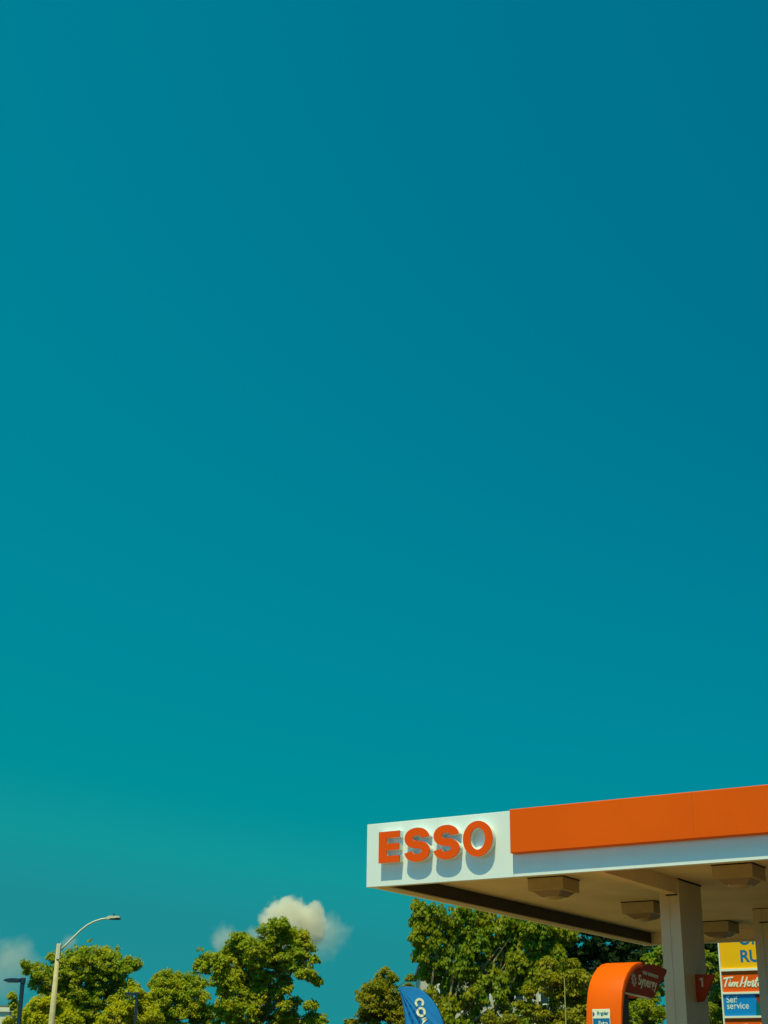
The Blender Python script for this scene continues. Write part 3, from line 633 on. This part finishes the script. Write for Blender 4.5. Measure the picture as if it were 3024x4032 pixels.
tree('broadleaf_tree', 2560, 42, [(2580, 3790, 30), (2610, 3800, 22), (2560, 3770, 20), (2600, 3745, 16), (2500, 3960, 46), (2560, 3950, 42), (2470, 4010, 44), (2550, 4010, 50), (2600, 3985, 36), (2590, 3900, 16)],
     L_shade, 'green tree filling the space between the orange pump and the front column', dens=3.4, clump=.19, leaf=.10)
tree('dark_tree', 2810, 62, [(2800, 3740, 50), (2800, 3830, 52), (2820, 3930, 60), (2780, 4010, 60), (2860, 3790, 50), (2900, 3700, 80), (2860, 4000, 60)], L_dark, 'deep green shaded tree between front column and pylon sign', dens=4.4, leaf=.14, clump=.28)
tree('broadleaf_tree', 2815, 50.5, [(2805, 3770, 24), (2815, 3850, 24), (2790, 3800, 16), (2812, 3905, 30), (2800, 3960, 26), (2830, 3990, 28), (2795, 4020, 30), (2780, 3760, 14)], L_shade, 'leafy green tree just left of the pylon sign frame', dens=3.0, clump=.19, leaf=.10, trunk_r=.08)

# ------------------------------------------------------------------ clouds: soft volumes far beyond everything else
def cloud(blobs, D, dens, label, nscale=.10, amp=.9, sharp=4.0):
    k = D / FPX
    cs = [(at(b[0], b[1], D), b[2] * k, (b[3] if len(b) > 3 else 1)) for b in blobs]
    lo = [min(c[0][i] - c[1] * 1.25 for c in cs) for i in range(3)]; hi = [max(c[0][i] + c[1] * 1.25 for c in cs) for i in range(3)]
    ctr = [(a + b) / 2 for a, b in zip(lo, hi)]
    bm = bmesh.new(); bmesh.ops.create_icosphere(bm, subdivisions=3, radius=1)
    for v_ in bm.verts: v_.co = Vector((v_.co[i] * (hi[i] - lo[i]) / 2 * 1.25 for i in range(3)))
    m = bpy.data.materials.new('cloud_vapour'); m.use_nodes = True; n = m.node_tree
    n.nodes.remove(n.nodes['Principled BSDF']); out = n.nodes['Material Output']
    pv = n.nodes.new('ShaderNodeVolumePrincipled'); pv.inputs['Color'].default_value = (.98, .92, .80, 1); pv.inputs['Anisotropy'].default_value = .0
    n.links.new(pv.outputs[0], out.inputs['Volume'])
    tc = n.nodes.new('ShaderNodeTexCoord'); prev = None
    def mth(op, a, b=None, c=None):
        x = n.nodes.new('ShaderNodeMath'); x.operation = op
        for i, v_ in enumerate((a, b, c)):
            if v_ is None: continue
            if isinstance(v_, (int, float)): x.inputs[i].default_value = v_
            else: n.links.new(v_, x.inputs[i])
        return x.outputs[0]
    for c_, r_, wt in cs:
        sb = n.nodes.new('ShaderNodeVectorMath'); sb.operation = 'DISTANCE'; n.links.new(tc.outputs['Object'], sb.inputs[0])
        sb.inputs[1].default_value = Vector(c_) - Vector(ctr)
        f_ = mth('SUBTRACT', 1.0, mth('DIVIDE', sb.outputs['Value'], r_))
        f_ = mth('MULTIPLY', f_, wt)
        prev = f_ if prev is None else mth('MAXIMUM', prev, f_)
    nz = n.nodes.new('ShaderNodeTexNoise'); nz.inputs['Scale'].default_value = nscale; nz.inputs['Detail'].default_value = 8; nz.inputs['Roughness'].default_value = .62
    n.links.new(tc.outputs['Object'], nz.inputs[0])
    t_ = mth('ADD', prev, mth('MULTIPLY', mth('SUBTRACT', nz.outputs[0], .5), amp))
    t_ = n_ = mth('MULTIPLY', mth('MAXIMUM', mth('MULTIPLY', t_, sharp), 0.0), 1.0)
    t_ = mth('MINIMUM', t_, 1.0)
    n.links.new(mth('MULTIPLY', t_, dens), pv.inputs['Density'])
    me = bpy.data.meshes.new('cloud'); bm.to_mesh(me); bm.free()
    o = link('cloud', me, None, m); o.location = ctr
    tag(o, label, 'cloud', 'small clouds low in the sky'); return o
cloud([(1135, 3645, 108), (1200, 3655, 85), (1105, 3690, 70), (1238, 3590, 44), (1215, 3612, 56)], 700, .20, 'round bright cumulus cloud peeking over the tallest tree', .17, 1.25, 6)
cloud([(1270, 3680, 95), (1310, 3695, 34)], 760, .030, 'thin wisp trailing to the lower right of the bright cumulus cloud', .11, 2.2, 2.0)
cloud([(885, 3700, 62), (1000, 3690, 45)], 740, .05, 'faint pale puff left of the bright cumulus, behind the peak of the tallest tree', .13, 1.9, 2.5)
cloud([(30, 3800, 120), (100, 3740, 50), (10, 3860, 90)], 720, .022, 'hazy cloud at the far left above the dark parking lamp', .085, 2.2, 2.0)
cloud([(272, 3712, 36)], 735, .05, 'tiny cloud puff behind the base of the curved lamp arm', .2, 1.6, 2.0)
